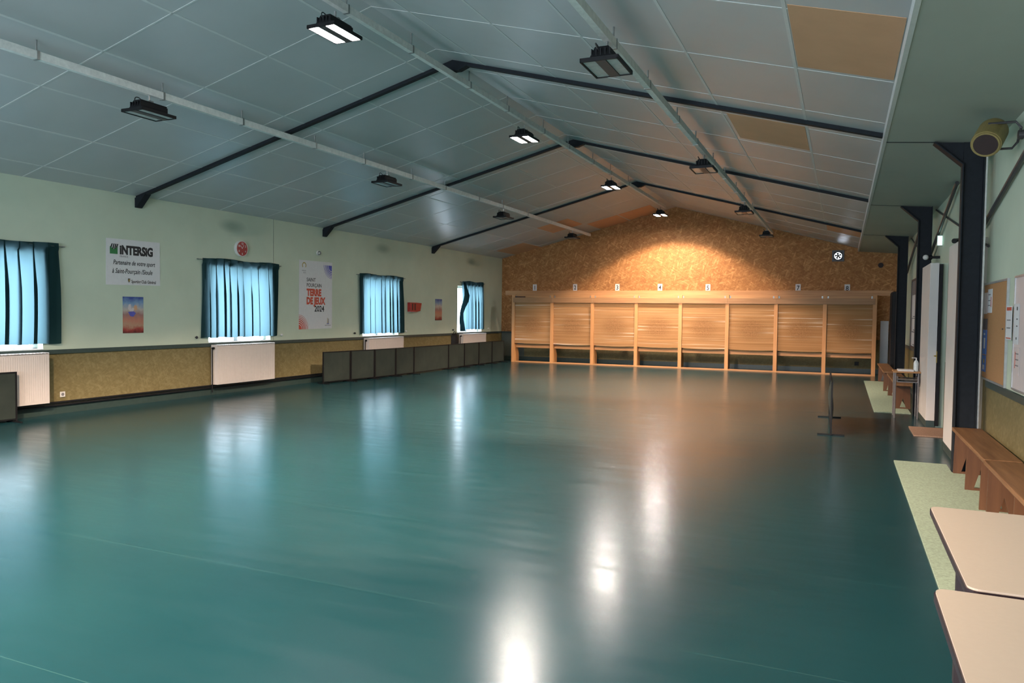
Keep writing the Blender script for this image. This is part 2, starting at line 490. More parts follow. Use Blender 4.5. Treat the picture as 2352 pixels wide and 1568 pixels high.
# right wall with the corridor opening
OY0, OY1, OZ = 10.5, 12.5, 2.40
m = MB()
m.box(WR, WR + 0.12, YF - 0.2, OY0, ZD, 3.5); m.box(WR, WR + 0.12, OY1, D + 0.2, ZD, 3.5); m.box(WR, WR + 0.12, OY0, OY1, OZ, 3.5)
struct(m.build('wall_right', 'wall'))
struct(MB().box(WR, WR + 0.12, YF - 0.2, OY0, 0, ZD).box(WR, WR + 0.12, OY1, D + 0.2, 0, ZD).build('wall_right_dado', 'mustard'))
# wall behind the camera; its wide opening is added to let in fill daylight
m = MB()
m.box(-0.25, 2.0, YF - 0.2, YF, 0, 5.0).box(10.2, WR + 0.12, YF - 0.2, YF, 0, 5.0).box(2.0, 10.2, YF - 0.2, YF, 0, 0.6).box(2.0, 10.2, YF - 0.2, YF, 2.6, 5.0)
struct(m.build('wall_front', 'wall'))
# corridor seen through the opening
struct(MB().box(WR + 0.12, 14.2, 13.3, 13.42, ZD, 2.6).build('wall_corridor_far', 'corridor'))
struct(MB().box(WR + 0.12, 14.2, 13.3, 13.42, 0, ZD).build('wall_corridor_far_dado', 'mustardx'))
struct(MB().box(14.2, 14.3, 9.9, 13.42, 0, 2.6).build('wall_corridor_end', 'corridor'))
struct(MB().box(WR + 0.12, 14.2, 9.9, 10.0, 0, 2.6).build('wall_corridor_near', 'corridor'))
struct(MB().box(WR + 0.12, 14.3, 9.9, 13.42, 2.5, 2.6).build('ceiling_corridor', 'corridor'))
struct(MB().box(WR + 0.125, 14.2, 13.275, 13.3, 0.885, ZD).build('trim_10', 'rail'))
struct(MB().box(WR + 0.125, 14.2, 13.285, 13.3, 0, 0.1).build('baseboard_corridor', 'skirt'))
# white boxed jambs either side of the opening
struct(MB().box(11.955, WR, 9.30, 10.5, 0.1, 2.46).build('trim_11', 'whitepaint', bevel=0.004))
struct(MB().box(11.96, WR, 9.31, 10.49, 0, 0.1).build('trim_12', 'skirt'))
struct(MB().box(11.945, 12.06, 12.5, 13.70, 0.1, 2.40).build('trim_13', 'whitepaint', bevel=0.004))
struct(MB().box(11.95, 12.06, 12.51, 13.69, 0, 0.1).build('trim_14', 'skirt'))
struct(MB().box(12.06, WR, 12.56, 13.70, 0, 2.40).build('trim_15', 'wall'))
dr = struct(MB().box(12.065, 12.105, 12.47, 12.555, 0.03, 2.38).build('door_1', 'black'))
MB().tube([(12.065, 12.48, 1.05), (12.03, 12.48, 1.05), (12.03, 12.44, 1.05)], 0.009, 8).box(12.055, 12.066, 12.475, 12.50, 0.95, 1.12).build('door_handle', 'gold', dr)
# ceilings
y0, y1 = YF - 0.2, D + 0.2
struct(MB().prism([(-0.25, y0, zl(-0.25)), (XR, y0, HR), (XR, y0, HR + 0.1), (-0.25, y0, zl(-0.25) + 0.1)], (0, y1 - y0, 0)).build('ceiling', 'ceil'))
struct(MB().prism([(XR, y0, HR), (XT, y0, ZT), (XT, y0, ZT + 0.1), (XR, y0, HR + 0.1)], (0, y1 - y0, 0)).build('ceiling_right', 'ceil'))
struct(MB().prism([(XT, y0, zs(XT)), (WR + 0.12, y0, zs(WR + 0.12)), (WR + 0.12, y0, 3.62), (XT, y0, 3.62)], (0, y1 - y0, 0)).build('ceiling_soffit', 'soffit'))
struct(MB().box(XT - 0.035, XT - 0.001, y0, D, zs(XT) - 0.005, ZT + 0.02).build('trim_1', 'strip'))
# cover strips over the joints of the ceiling boards
def strips(f, xs, x0, x1, ysl, name):
    m = MB(); e = 0.003
    def seg(xa, xb, ya, yb):
        m.prism([(xa, ya, f(xa)), (xb, ya, f(xb)), (xb, ya, f(xb) - e), (xa, ya, f(xa) - e)], (0, yb - ya, 0))
    for x in xs: seg(x - 0.014, x + 0.014, YF, D)
    for y in ysl: seg(x0, x1, y - 0.010, y + 0.010)
    return struct(m.build(name, 'strip'))
ysl = []
for b in (-0.81, 4.11, 9.03, 13.95, 18.87):
    ysl += [b + 0.39, b + 1.6 + (0.2 if b > 9 else 0), b + 3.0, b + 4.45]
ysl = [y for y in ysl if y < D]
strips(zl, [0.45, 1.46, 2.46, 3.47, 4.48, 5.49], 0, XR, ysl, 'trim_2')
strips(zr, [6.42, 7.40, 8.38, 9.40, 10.36], XR, XT - 0.04, ysl, 'trim_3')
# dado rails and skirting
m = MB()
m.box(0, 0.022, YF, D, 0.905, 0.968)
struct(m.build('trim_4', 'rail'))
struct(MB().box(0.022, 0.86, D - 0.025, D, 0.905, 0.968).build('trim_5', 'rail'))
struct(MB().box(WR - 0.025, WR, YF, 9.0, 0.905, 0.968).box(WR - 0.025, WR, 13.98, D, 0.905, 0.968).build('trim_6', 'rail'))
struct(MB().box(0, 0.014, YF, D, 0, 0.115).build('baseboard_left', 'skirt'))
struct(MB().box(0.014, WR, D - 0.014, D, 0, 0.125).build('baseboard_back', 'skirt'))
struct(MB().box(WR - 0.014, WR, YF, 9.3, 0, 0.11).box(WR - 0.014, WR, 13.7, D, 0, 0.11).build('baseboard_right', 'skirt'))
struct(MB().box(0.0, 0.004, 12.287, 12.291, ZD, HL).build('trim_7', 'greypaint'))
struct(MB().box(10.9, XT + 0.3, D - 0.01, D, 2.34, 2.36).build('trim_8', 'osb'))
# soffit joints on the frame lines
m = MB()
for y in FR: m.prism([(XT, y - 0.012, zs(XT)), (11.65, y - 0.012, zs(11.65)), (11.65, y - 0.012, zs(11.65) - 0.004), (XT, y - 0.012, zs(XT) - 0.004)], (0, 0.024, 0))
struct(m.build('trim_16', 'steel'))
# windows: frame, sill and panes; sky comes in through a light portal in each
for i, (a, b) in enumerate(WIN):
    mid = (a + b) / 2
    w = MB()
    for p, q in ((a, a + 0.06), (b - 0.06, b), (mid - 0.05, mid + 0.05)): w.box(-0.20, -0.14, p, q, ZS, ZH)
    w.box(-0.20, -0.14, a, b, ZS, ZS + 0.022); w.box(-0.20, -0.14, a, b, ZH - 0.06, ZH)
    f = struct(w.build('window_%d' % (i + 1), 'winframe'))
    MB().box(-0.174, -0.168, a + 0.06, mid - 0.05, ZS + 0.022, ZH - 0.06).build('pane', 'glass', f)
    MB().box(-0.174, -0.168, mid + 0.05, b - 0.06, ZS + 0.022, ZH - 0.06).build('pane', 'glass', f)
    MB().box(-0.14, 0.012, a, b, ZS - 0.002, ZS + 0.012).build('sill', 'winframe', f)
    L = bpy.data.lights.new('portal', 'AREA'); L.shape = 'RECTANGLE'; L.size = ZH - ZS; L.size_y = b - a
    L.cycles.is_portal = True
    lo = bpy.data.objects.new('window_portal', L); COL.objects.link(lo)
    lo.location = (-0.24, mid, (ZS + ZH) / 2); lo.rotation_euler = (0, -PI / 2, 0)
L = bpy.data.lights.new('portal', 'AREA'); L.shape = 'RECTANGLE'; L.size = 8.2; L.size_y = 2.0; L.cycles.is_portal = True
lo = bpy.data.objects.new('fill_portal', L); COL.objects.link(lo)  # ambient fill from the sky, through the added opening in wall_front
lo.location = (6.1, YF - 0.15, 1.6); lo.rotation_euler = (PI / 2, 0, 0)

# ================================================================== STEEL FRAMES
ORD = ('nearest', 'middle', 'farthest')
for k, y in enumerate(FR):
    t = thing('portal_frame', '%s dark steel portal frame crossing the ceiling and standing on the right wall' % ORD[k], 'steel frame', (0, y, 0), 'dark steel portal frames')
    w, h = 0.075, 0.045
    MB().prism([(0.0, -w / 2, zl(0) - 0.001), (XR, -w / 2, HR - 0.001), (XR, -w / 2, HR - h), (0.0, -w / 2, zl(0) - h)], (0, w, 0)).build('rafter', 'steel', t)
    MB().prism([(XR, -w / 2, HR - 0.001), (XT - 0.04, -w / 2, zr(XT - 0.04) - 0.001), (XT - 0.04, -w / 2, zr(XT - 0.04) - h), (XR, -w / 2, HR - h)], (0, w, 0)).build('rafter', 'steel', t)
    MB().prism([(XR - 0.22, -0.05, zl(XR - 0.22) - h), (XR, -0.05, HR - h), (XR + 0.22, -0.05, zr(XR + 0.22) - h), (XR + 0.10, -0.05, HR - 0.15), (XR - 0.10, -0.05, HR - 0.15)], (0, 0.10, 0)).build('apex_plate', 'steel', t)
    MB().prism([(0.0, -0.06, zl(0) - h + 0.01), (0.24, -0.06, zl(0.24) - h + 0.005), (0.16, -0.06, zl(0.16) - h - 0.06), (0.03, -0.06, 3.27), (0.0, -0.06, 3.27)], (0, 0.12, 0)).build('bracket', 'steel', t)
    zc = zs(11.9)
    c = MB().box(11.88, 11.892, -0.065, 0.065, 0, 3.19).box(11.892, 12.068, -0.006, 0.006, 0, zc).box(12.068, 12.08, -0.065, 0.065, 0, zc - 0.01)
    c.build('column', 'steel', t)
    MB().prism([(11.63, -0.006, zs(11.63) - 0.003), (11.894, -0.006, zs(11.894) - 0.003), (11.894, -0.006, 3.17), (11.88, -0.006, 3.17), (11.63, -0.006, zs(11.63) - 0.02)], (0, 0.012, 0)) \
        .bar((11.62, 0, zs(11.62) - 0.012), (11.885, 0, 3.175), 0.15, 0.012, (0, 0, 1)).build('haunch', 'steel', t)
# a slim conduit beside the nearest column
tag(MB().tube([(12.096, 9.0, 0.0), (12.096, 9.0, zs(WR) - 0.005)], 0.012, 8).build('conduit', 'tray'), 'thin pale conduit running up the wall beside the nearest steel column', 'conduit')
# diagonal wind braces
def brace(p, q, r, label):
    tag(MB().tube([p, q], r, 10).build('wind_brace', 'lampbody'), label, 'brace', 'diagonal braces between the columns')
XB = WR - 0.058
brace((XB + 0.024, 9.42, 2.58), (XB + 0.024, 5.65, 3.335), 0.021, 'dark diagonal brace behind the yellow speaker, rising towards the camera')
brace((XB, 14.6, 2.63), (XB, 11.4, 3.37), 0.024, 'thick dark diagonal brace rising above the corridor opening')
brace((XB + 0.04, 9.15, 2.35), (XB + 0.04, 14.2, 3.375), 0.013, 'thin brace crossing the thick one above the corridor opening')
brace((XB, 19.5, 2.63), (XB, 16.3, 3.37), 0.024, 'thick dark diagonal brace between the middle and farthest columns')
brace((XB + 0.04, 14.07, 2.35), (XB + 0.04, 19.1, 3.375), 0.013, 'thin brace crossing between the middle and farthest columns')

# ================================================================== BROWN CEILING PANELS
def cpanel(f, x0, x1, ya, yb, label):
    e = 0.004
    tag(MB().prism([(x0, ya, f(x0) - 0.001), (x1, ya, f(x1) - 0.001), (x1, ya, f(x1) - e), (x0, ya, f(x0) - e)], (0, yb - ya, 0)).build('ceiling_panel', 'brownpanel'), label, 'ceiling panel', 'bare brown ceiling panels')
cpanel(zr, 10.385, 11.13, 5.62, 7.03, 'large bare brown ceiling panel nearest the camera on the right slope')
cpanel(zr, 9.46, 10.34, 9.33, 10.67, 'bare brown ceiling panel between the nearest and middle frames, beside the right rail')
cpanel(zr, 10.385, 11.13, 19.0, 20.45, 'bare brown ceiling panel above the wall fan on the right slope')
cpanel(zl, 2.50, 3.45, 20.62, 22.0, 'bare brown ceiling panel under the far end of the left rail')
cpanel(zl, 3.52, 4.46, 22.2, D - 0.01, 'bare brown ceiling panel against the chipboard wall, higher on the left slope')
cpanel(zl, 4.50, 5.46, 22.2, D - 0.01, 'bare brown ceiling panel against the chipboard wall nearest the ridge')
cpanel(zl, 0.50, 1.44, 22.1, D - 0.01, 'bare brown ceiling panel against the chipboard wall lowest on the left slope')

# ================================================================== LIGHTING RAILS AND LAMPS
LY = (6.46, 11.50, 16.55, 21.58)
def rail(x, zc, f, label, yend):
    t = thing('lighting_rail', label, 'rail', (x, 0, zc), 'suspended lighting rails')
    MB().box(-0.03, 0.03, YF, yend, -0.04, 0.04).build('channel', 'tray', t)
    for i in range(12):
        y = 2.33 + 1.42 * i + (0.06 if i % 2 else -0.06)
        if y > yend - 0.2: break
        MB().tube([(0, y, 0.04), (0, y, f(x) - zc - 0.001)], 0.009, 8).box(-0.036, 0.036, y - 0.012, y + 0.012, -0.046, 0.046).build('hanger', 'zinc', t)
    return t
XLR, XRR = 3.27, 8.84
ZLR, ZRR, ZMR = zl(XLR) - 0.155, zr(XRR) - 0.155, HR - 0.20
rail(XLR, ZLR, zl, 'white suspended rail under the left ceiling slope', 23.3)
rail(XRR, ZRR, zr, 'grey suspended rail under the right ceiling slope', 23.3)
rail(XR, ZMR, lambda x: HR, 'suspended rail along the ridge carrying the lit lamps', 22.2)
def make_lamp(lit, label, loc, group):
    t = thing('ceiling_lamp', label, 'lamp', loc, group)
    # origin: underside of the rail
    MB().tube([(0, 0, 0), (0, 0, -0.07)], 0.012, 8).box(-0.05, 0.05, -0.02, 0.02, -0.085, -0.07).build('hook', 'zinc', t)
    d = MB().prism([(-0.10, -0.20, -0.20), (0.10, -0.20, -0.20), (0.06, -0.16, -0.09), (-0.06, -0.16, -0.09)], (0, 0.36, 0))
    for i in range(5): d.box(-0.085 + i * 0.04, -0.075 + i * 0.04, -0.19, 0.19, -0.20, -0.115)
    dv = d.build('driver', 'black', t)
    fr = MB().box(-0.17, 0.17, -0.24, 0.24, -0.215, -0.20)
    fr.box(-0.17, -0.155, -0.24, 0.24, -0.235, -0.215).box(0.155, 0.17, -0.24, 0.24, -0.235, -0.215)
    fr.box(-0.17, 0.17, -0.24, -0.225, -0.235, -0.215).box(-0.17, 0.17, 0.225, 0.24, -0.235, -0.215)
    hs = fr.build('housing', 'black', t)
    MB().box(-0.035, 0.055, -0.225, 0.225, -0.236, -0.215).build('centre_strip', 'lampbody', hs)
    for a, b in ((-0.152, -0.037), (0.057, 0.152)):
        MB().box(a, b, -0.222, 0.222, -0.228, -0.216).build('lens', 'lenson' if lit else 'lensoff', hs)
    MB().tube([(-0.02 - 0.05 * math.sin(s), -0.17 + 0.07 * (1 - math.cos(s)), -0.14 + 0.10 * math.sin(s)) for s in [PI * i / 10 for i in range(11)]], 0.006, 6).build('cable', 'cable', dv)
    return t
def spot(loc, watts=LAMP_W):
    L = bpy.data.lights.new('lamp_beam', 'SPOT'); L.energy = watts; L.color = LAMP_COL
    L.spot_size = math.radians(116); L.spot_blend = 0.28; L.shadow_soft_size = 0.10
    o = bpy.data.objects.new('lamp_beam', L); COL.objects.link(o); o.location = loc; o.rotation_euler = (math.radians(LAMP_TILT), 0, 0)
    return o
WHERE = ('nearest the camera', 'second from the camera', 'third from the camera', 'nearest the chipboard wall')
G = 'ceiling lamps on the rails'
lampon = lampoff = None
for i, y in enumerate(LY):
    for side, x, z, lit in (('left', XLR, ZLR, False), ('ridge', XR, ZMR - 0.05, True), ('right', XRR, ZRR, False)):
        lab = ('lit ceiling lamp under the ridge, %s' if lit else 'unlit black lamp hanging from the ' + side + ' rail, %s') % WHERE[i]
        loc = (x, y, z - 0.04)
        if lit:
            if lampon is None: lampon = make_lamp(True, lab, loc, G)
            else: dup(lampon, loc, lab)
            spot((x, y, z - 0.04 - 0.26), LAMP_END_W if i == 3 else LAMP_W)
        else:
            if lampoff is None: lampoff = make_lamp(False, lab, loc, G)
            else: dup(lampoff, loc, lab)
spot((XR, 1.42, ZMR - 0.35), LAMP_W * 1.6); spot((XR, -3.2, ZMR - 0.35), LAMP_W * 1.6)

# ================================================================== CURTAINS
def curtain(yA, yB, zA, zB, label, seed, n=9, x0=0.014):
    rnd = random.Random(seed)
    t = thing('curtain', label, 'curtain', (0, yA, zA), 'dark green window curtains')
    Wd, H = yB - yA, zB - zA
    ph = [rnd.uniform(0, 6.28) for _ in range(6)]
    def fn(u, v):
        s = max(0.0, min(1.0, (v - 0.55) / 0.45))
        p = 2 * PI * n * u + 0.8 * math.sin(2.1 * PI * u + ph[0]) + 0.25 * math.sin(3 * v + ph[1])
        fold = 0.5 + 0.5 * math.sin(p)
        fine = 0.5 + 0.5 * math.sin(2 * PI * n * 4.3 * u + ph[2])
        x = x0 + 0.048 * fold * (1 - 0.65 * s) + 0.018 * fine * s
        x += 0.015 * math.sin(3.3 * u + ph[3]) * (1 - v)
        edge = min(1.0, 8 * u, 8 * (1 - u))
        y = u * Wd + edge * (2.1 - 1.3 * s) * Wd / (4 * PI * n) * math.sin(2 * p + 0.9 * math.sin(6 * u + ph[4])); z = v * H
        y += edge * s * 0.8 * Wd / (2 * PI * n * 4.3) * math.sin(2 * PI * n * 4.3 * u + ph[2] + 1.2)
        if v > 0.93:
            x = x0 + 0.035 + 0.008 * math.sin(40 * u + ph[4])
        y += 0.02 * math.sin(3 * v + ph[5]) * (1 if u > 0.97 or u < 0.03 else 0.3)
        z += 0.008 * math.sin(2 * PI * n * u) * (1 - v) + (0.012 * math.sin(11 * u + ph[1]) * v)
        return (x, y, z)
    MB().grid(fn, 220, 36).build('cloth', 'curtain', t, smooth=True)
    MB().tube([(x0 + 0.02, -0.10, H - 0.035), (x0 + 0.02, Wd + 0.10, H - 0.035)], 0.008, 8).box(0.0, x0 + 0.02, -0.085, -0.07, H - 0.045, H - 0.025).box(0.0, x0 + 0.02, Wd + 0.07, Wd + 0.085, H - 0.045, H - 0.025).build('rod', 'zinc', t)
    return t
curtain(5.35, 7.61, 1.06, 2.545, 'dark green curtain over the window nearest the camera, at the left frame edge', 3, 5)
curtain(10.36, 12.39, 1.07, 2.55, 'dark green curtain over the window below the red clock', 5, 5)
curtain(15.27, 17.26, 1.04, 2.52, 'dark green curtain over the window between the white poster and the red wall holder', 8, 5)
t = curtain(20.66, 22.16, 1.06, 2.57, 'half drawn dark green curtain with a bunched edge and bright gap, farthest window', 13, 6)
MB().tube([(p[0], p[1] - 20.66, p[2] - 1.06) for p in ((0.075, 20.73, 2.52), (0.11, 20.77, 2.30), (0.13, 20.80, 2.12), (0.14, 20.72, 1.96), (0.13, 20.57, 1.78), (0.12, 20.47, 1.58), (0.11, 20.48, 1.38), (0.10, 20.55, 1.20), (0.10, 20.58, 1.03))],
          0.06, 14, True, [0.03, 0.055, 0.085, 0.085, 0.07, 0.055, 0.065, 0.075, 0.085]).build('gathered_edge', 'curtain', t, smooth=True)
# holdback knobs
KB = [(10.23, 1.085, 'ink', 'black curtain holdback knob left of the curtain below the clock'),
      (12.50, 1.085, 'white', 'white curtain holdback right of the curtain below the clock'),
      (15.08, 1.066, 'ink', 'black curtain holdback knob right of the large white poster'),
      (17.41, 1.075, 'white', 'white curtain holdback beneath the red wall holder'),
      (20.08, 1.066, 'ink', 'black curtain holdback knob left of the farthest window'),
      (22.55, 1.075, 'white', 'white curtain holdback right of the farthest window')]
for y, z, mm, lab in KB:
    tag(MB().tube([(0, 0, 0), (0.03, 0, 0)], 0.008, 8).sphere((0.04, 0, 0), 0.026).build('curtain_holdback', mm, loc=(0.001, y, z), smooth=True), lab, 'holdback', 'curtain holdback knobs')

# ================================================================== RADIATORS
def radiator(ya, yb, label, first=None):
    t = thing('radiator', label, 'radiator', (0.0, ya, 0.20), 'white panel radiators under the windows')
    Ln = yb - ya; H = 0.74
    b = MB().box(0.185, 0.20, 0, Ln, 0.0, H - 0.01)
    n = int(Ln / 0.033)
    for i in range(n):
        y = 0.03 + (Ln - 0.06) * (i + 0.5) / n
        b.box(0.199, 0.203, y - 0.009, y + 0.009, 0.04, H - 0.05)
    b.build('front_panel', 'radiator', t)
    MB().box(0.05, 0.06, 0, Ln, 0, H - 0.01).build('rear_panel', 'radiator', t)
    MB().box(0.045, 0.20, -0.004, 0.0, 0, H).build('side_panel', 'radiator', t); MB().box(0.045, 0.20, Ln, Ln + 0.004, 0, H).build('side_panel', 'radiator', t)
    g = MB()
    k = int(Ln / 0.05)
    for i in range(k): g.box(0.06, 0.185, 0.01 + i * Ln / k, 0.01 + i * Ln / k + 0.03, H - 0.012, H - 0.002)
    g.box(0.045, 0.20, 0, Ln, H - 0.02, H - 0.012)
    g.build('top_grille', 'radiator', t)
    MB().tube([(0.12, -0.005, H - 0.06), (0.12, -0.05, H - 0.06)], 0.016, 10).tube([(0.12, -0.05, H - 0.06), (0.12, -0.05, -0.14)], 0.010, 8).tube([(0.12, -0.05, H - 0.06), (0.16, -0.05, H - 0.06)], 0.022, 10).build('valve', 'black', t)
    MB().box(0.002, 0.05, 0.25, 0.29, 0.05, H - 0.08).box(0.002, 0.05, Ln - 0.29, Ln - 0.25, 0.05, H - 0.08).build('wall_bracket', 'zinc', t)
    return t
radiator(5.75, 7.33, 'white ribbed radiator at the left frame edge, under the nearest curtain')
radiator(10.57, 12.10, 'white ribbed radiator under the window below the clock')
radiator(15.45, 17.03, 'white radiator behind the row of barriers, under the third window')
radiator(20.45, 22.05, 'white radiator behind the barriers, under the farthest window')
tag(MB().tube([(0.04, YF, 0.175), (0.04, 23.3, 0.175)], 0.017, 8).build('heating_pipe', 'black', smooth=True), 'upper dark heating pipe along the foot of the left wall', 'pipe', 'heating pipes')
tag(MB().tube([(0.04, YF, 0.135), (0.04, 23.3, 0.135)], 0.015, 8).build('heating_pipe', 'black', smooth=True), 'lower dark heating pipe along the foot of the left wall', 'pipe', 'heating pipes')

# ================================================================== LEFT WALL THINGS
t = thing('banner', 'large white sign with bold black lettering, hung left of the clock', 'sign', (0.0, 8.42, 1.975))
sheet('sheet', 'paper', t, 'L', [(0, 0), (1.045, 0.018), (1.04, 0.755), (0.01, 0.745)], 0.002, 0.006)
sheet('logo_square', 'green', t, 'L', [(0.075, 0.50), (0.215, 0.50), (0.215, 0.62), (0.145, 0.575), (0.075, 0.62)], 0.006, 0.008)
lg = MB()
for i in range(4):
    u = 0.083 + i * 0.034; v0 = 0.628 - (0.045 if i in (1, 2) else 0.02); 
    lg.prism([loc3('L', a, b, 0.006) for a, b in ((u, v0), (u + 0.02, v0 - 0.012), (u + 0.045, 0.665), (u + 0.025, 0.665))], loc3('L', 0, 0, 0.002))
lg.build('logo_stripes', 'ink', t)
text('lettering', 'iNTERSiG', 'ink', t, 'L', 0.255, 0.51, 0.0065, 0.195, 0.80, 0.0105)
text('small_lettering', 'FRANCE', 'greyink', t, 'L', 0.255, 0.455, 0.0065, 0.042, 1.0)
text('handwriting', 'Partenaire de votre sport', 'ink', t, 'L', 0.13, 0.335, 0.0065, 0.105, 0.74, 0.0012, 'LEFT', 0.25)
text('handwriting', 'à Saint-Pourçain /Sioule', 'ink', t, 'L', 0.11, 0.195, 0.0065, 0.110, 0.74, 0.0012, 'LEFT', 0.25)
text('club_lettering', 'Sporting Club Général', 'brownprint', t, 'L', 0.47, 0.045, 0.0065, 0.072, 0.74, 0.0015)
sheet('crest', 'brownprint', t, 'L', [(0.405, 0.075), (0.425, 0.045), (0.447, 0.075), (0.447, 0.115), (0.405, 0.115)], 0.006, 0.008)
sheet('crest_mark', 'gold', t, 'L', [(0.415, 0.075), (0.426, 0.06), (0.438, 0.075), (0.438, 0.10), (0.415, 0.10)], 0.008, 0.009)
t = thing('poster', 'small colourful poster, blue above and red below, under the large white sign', 'poster', (0.0, 8.725, 1.19))
sheet('print', 'picture', t, 'L', rect(0, 0.397, 0, 0.60), 0.002, 0.005)
sheet('printed_shape', 'board', t, 'L', [(0.10, 0.40), (0.14, 0.36), (0.20, 0.36), (0.22, 0.41), (0.19, 0.42), (0.16, 0.40), (0.15, 0.48), (0.11, 0.47)], 0.005, 0.0055)
sheet('printed_shape', 'brownpanel', t, 'L', [(0.205, 0.42), (0.23, 0.37), (0.28, 0.39), (0.27, 0.45), (0.23, 0.47)], 0.005, 0.0055)
sheet('printed_shape', 'blueprint', t, 'L', [(0.10, 0.35), (0.14, 0.28), (0.20, 0.27), (0.25, 0.33), (0.21, 0.36), (0.14, 0.355)], 0.005, 0.0055)
t = thing('poster', 'small narrow blue and red poster right of the red wall holder', 'poster', (0.0, 19.04, 1.36))
sheet('print', 'picture', t, 'L', rect(0, 0.40, 0, 0.615), 0.002, 0.005)
# tall white poster
t = thing('poster', 'tall white poster with red title and red and blue corner rings', 'poster', (0.0, 13.075, 1.185))
sheet('sheet', 'paper', t, 'L', [(0, 0), (1.16, 0.012), (1.165, 1.52), (0.018, 1.51)], 0.002, 0.006)
text('lettering', 'SAINT', 'ink', t, 'L', 0.26, 1.055, 0.0065, 0.115, 0.98, 0.001)
text('lettering', 'POURÇAIN', 'ink', t, 'L', 0.26, 0.935, 0.0065, 0.115, 0.90, 0.001)
text('title', 'TERRE', 'redprint', t, 'L', 0.27, 0.745, 0.0065, 0.205, 0.86, 0.0125)
text('title', 'DE JEUX', 'redprint', t, 'L', 0.26, 0.56, 0.0065, 0.205, 0.84, 0.0125)
text('lettering', '2024', 'ink', t, 'L', 0.53, 0.395, 0.0065, 0.18, 0.96, 0.004)
arcband('corner_rings', 'redprint', t, 'L', 0.003, 0.002, [(0, 0.10), (0.115, 0.145), (0.16, 0.185), (0.20, 0.222), (0.24, 0.255), (0.275, 0.287), (0.31, 0.318)], 0, PI / 2, 0.0068)
arcband('corner_rings', 'blueprint', t, 'L', 1.15, 1.445, [(0, 0.13), (0.145, 0.17), (0.185, 0.205), (0.222, 0.238), (0.258, 0.27), (0.292, 0.30)], PI, 1.5 * PI, 0.0068)
arcband('emblem', 'gold', t, 'L', 0.18, 1.40, [(0.045, 0.068)], -0.25 * PI, 1.25 * PI, 0.0068)
text('small_lettering', 'PARIS 2024', 'greyink', t, 'L', 0.105, 1.275, 0.0065, 0.028, 1.0)
arcband('rings', 'greyink', t, 'L', 0.16, 1.24, [(0.012, 0.016)], 0, 2 * PI, 0.0068, 14)
arcband('rings', 'greyink', t, 'L', 0.19, 1.24, [(0.012, 0.016)], 0, 2 * PI, 0.0068, 14)
arcband('rings', 'greyink', t, 'L', 0.22, 1.24, [(0.012, 0.016)], 0, 2 * PI, 0.0068, 14)
sheet('crest', 'blueprint', t, 'L', [(0.96, 0.11), (1.06, 0.11), (1.045, 0.125), (0.975, 0.125)], 0.006, 0.008)
sheet('crest', 'gold', t, 'L', [(0.985, 0.13), (1.0, 0.13), (1.0, 0.24), (0.992, 0.26)], 0.006, 0.008)
sheet('crest', 'brownprint', t, 'L', [(1.015, 0.13), (1.035, 0.13), (1.035, 0.22), (1.022, 0.25)], 0.006, 0.008)
text('small_lettering', 'SAINT-POURÇAIN', 'greyink', t, 'L', 0.905, 0.072, 0.0065, 0.030, 0.85)
# clock
t = thing('wall_clock', 'round red wall clock with white rim and numerals', 'clock', (0.0, 11.345, 2.785))
MB().tube([(0.001, 0, 0), (0.062, 0, 0)], 0.152, 40).build('case', 'white', t, smooth=False)
cf = MB().tube([(0.062, 0, 0), (0.064, 0, 0)], 0.138, 40).build('face', 'red', t)
for h in range(2, 13, 2):
    a = PI / 2 - h * PI / 6
    text('numeral', str(h), 'paper', cf, 'L', 0.098 * math.cos(a) , 0.098 * math.sin(a) - 0.020, 0.0648, 0.058, 1.0, 0.0012, 'CENTER')
MB().bar((0.066, 0, 0), (0.066, -0.045, 0.055), 0.008, 0.003, (1, 0, 0)).build('hand', 'paper', cf)
MB().bar((0.066, 0, 0), (0.066, 0.035, 0.070), 0.006, 0.003, (1, 0, 0)).build('hand', 'paper', cf)
# motion sensor above the white poster
t = thing('motion_sensor', 'small round motion sensor above the tall white poster', 'sensor', (0.0, 13.73, 2.885))
MB().tube([(0, 0, 0), (0.03, 0, 0)], 0.055, 16).build('base', 'white', t)
MB().sphere((0.04, 0, 0), 0.045).build('dome', 'zinc', t, smooth=True)
# socket
t = thing('wall_socket', 'white power socket low on the mustard wall beside the nearest radiator', 'socket', (0.0, 7.63, 0.245))
MB().box(0.001, 0.012, 0, 0.082, 0, 0.082).build('plate', 'white', t, bevel=0.004)
MB().tube([(0.012, 0.041, 0.041), (0.0135, 0.041, 0.041)], 0.024, 18).build('inset', 'greyink', t)
# red holder
t = thing('wall_holder', 'red plastic holder with two dark slots, right of the third window', 'holder', (0.0, 17.53, 1.60))
MB().box(0.001, 0.10, 0, 0.36, 0, 0.25).build('box', 'red', t, bevel=0.006)
MB().box(0.10, 0.103, 0.08, 0.13, 0.04, 0.22).build('slot', 'ink', t); MB().box(0.10, 0.103, 0.21, 0.26, 0.04, 0.22).build('slot', 'ink', t)
MB().prism([(0.03, 0.36, 0.0), (0.03, 0.55, 0.02), (0.03, 0.62, 0.24), (0.03, 0.36, 0.25)], (0.05, 0, 0)).build('flap', 'red', t)
MB().box(0.004, 0.09, 0.02, 0.28, -0.012, 0.0).build('tray', 'paper', t)
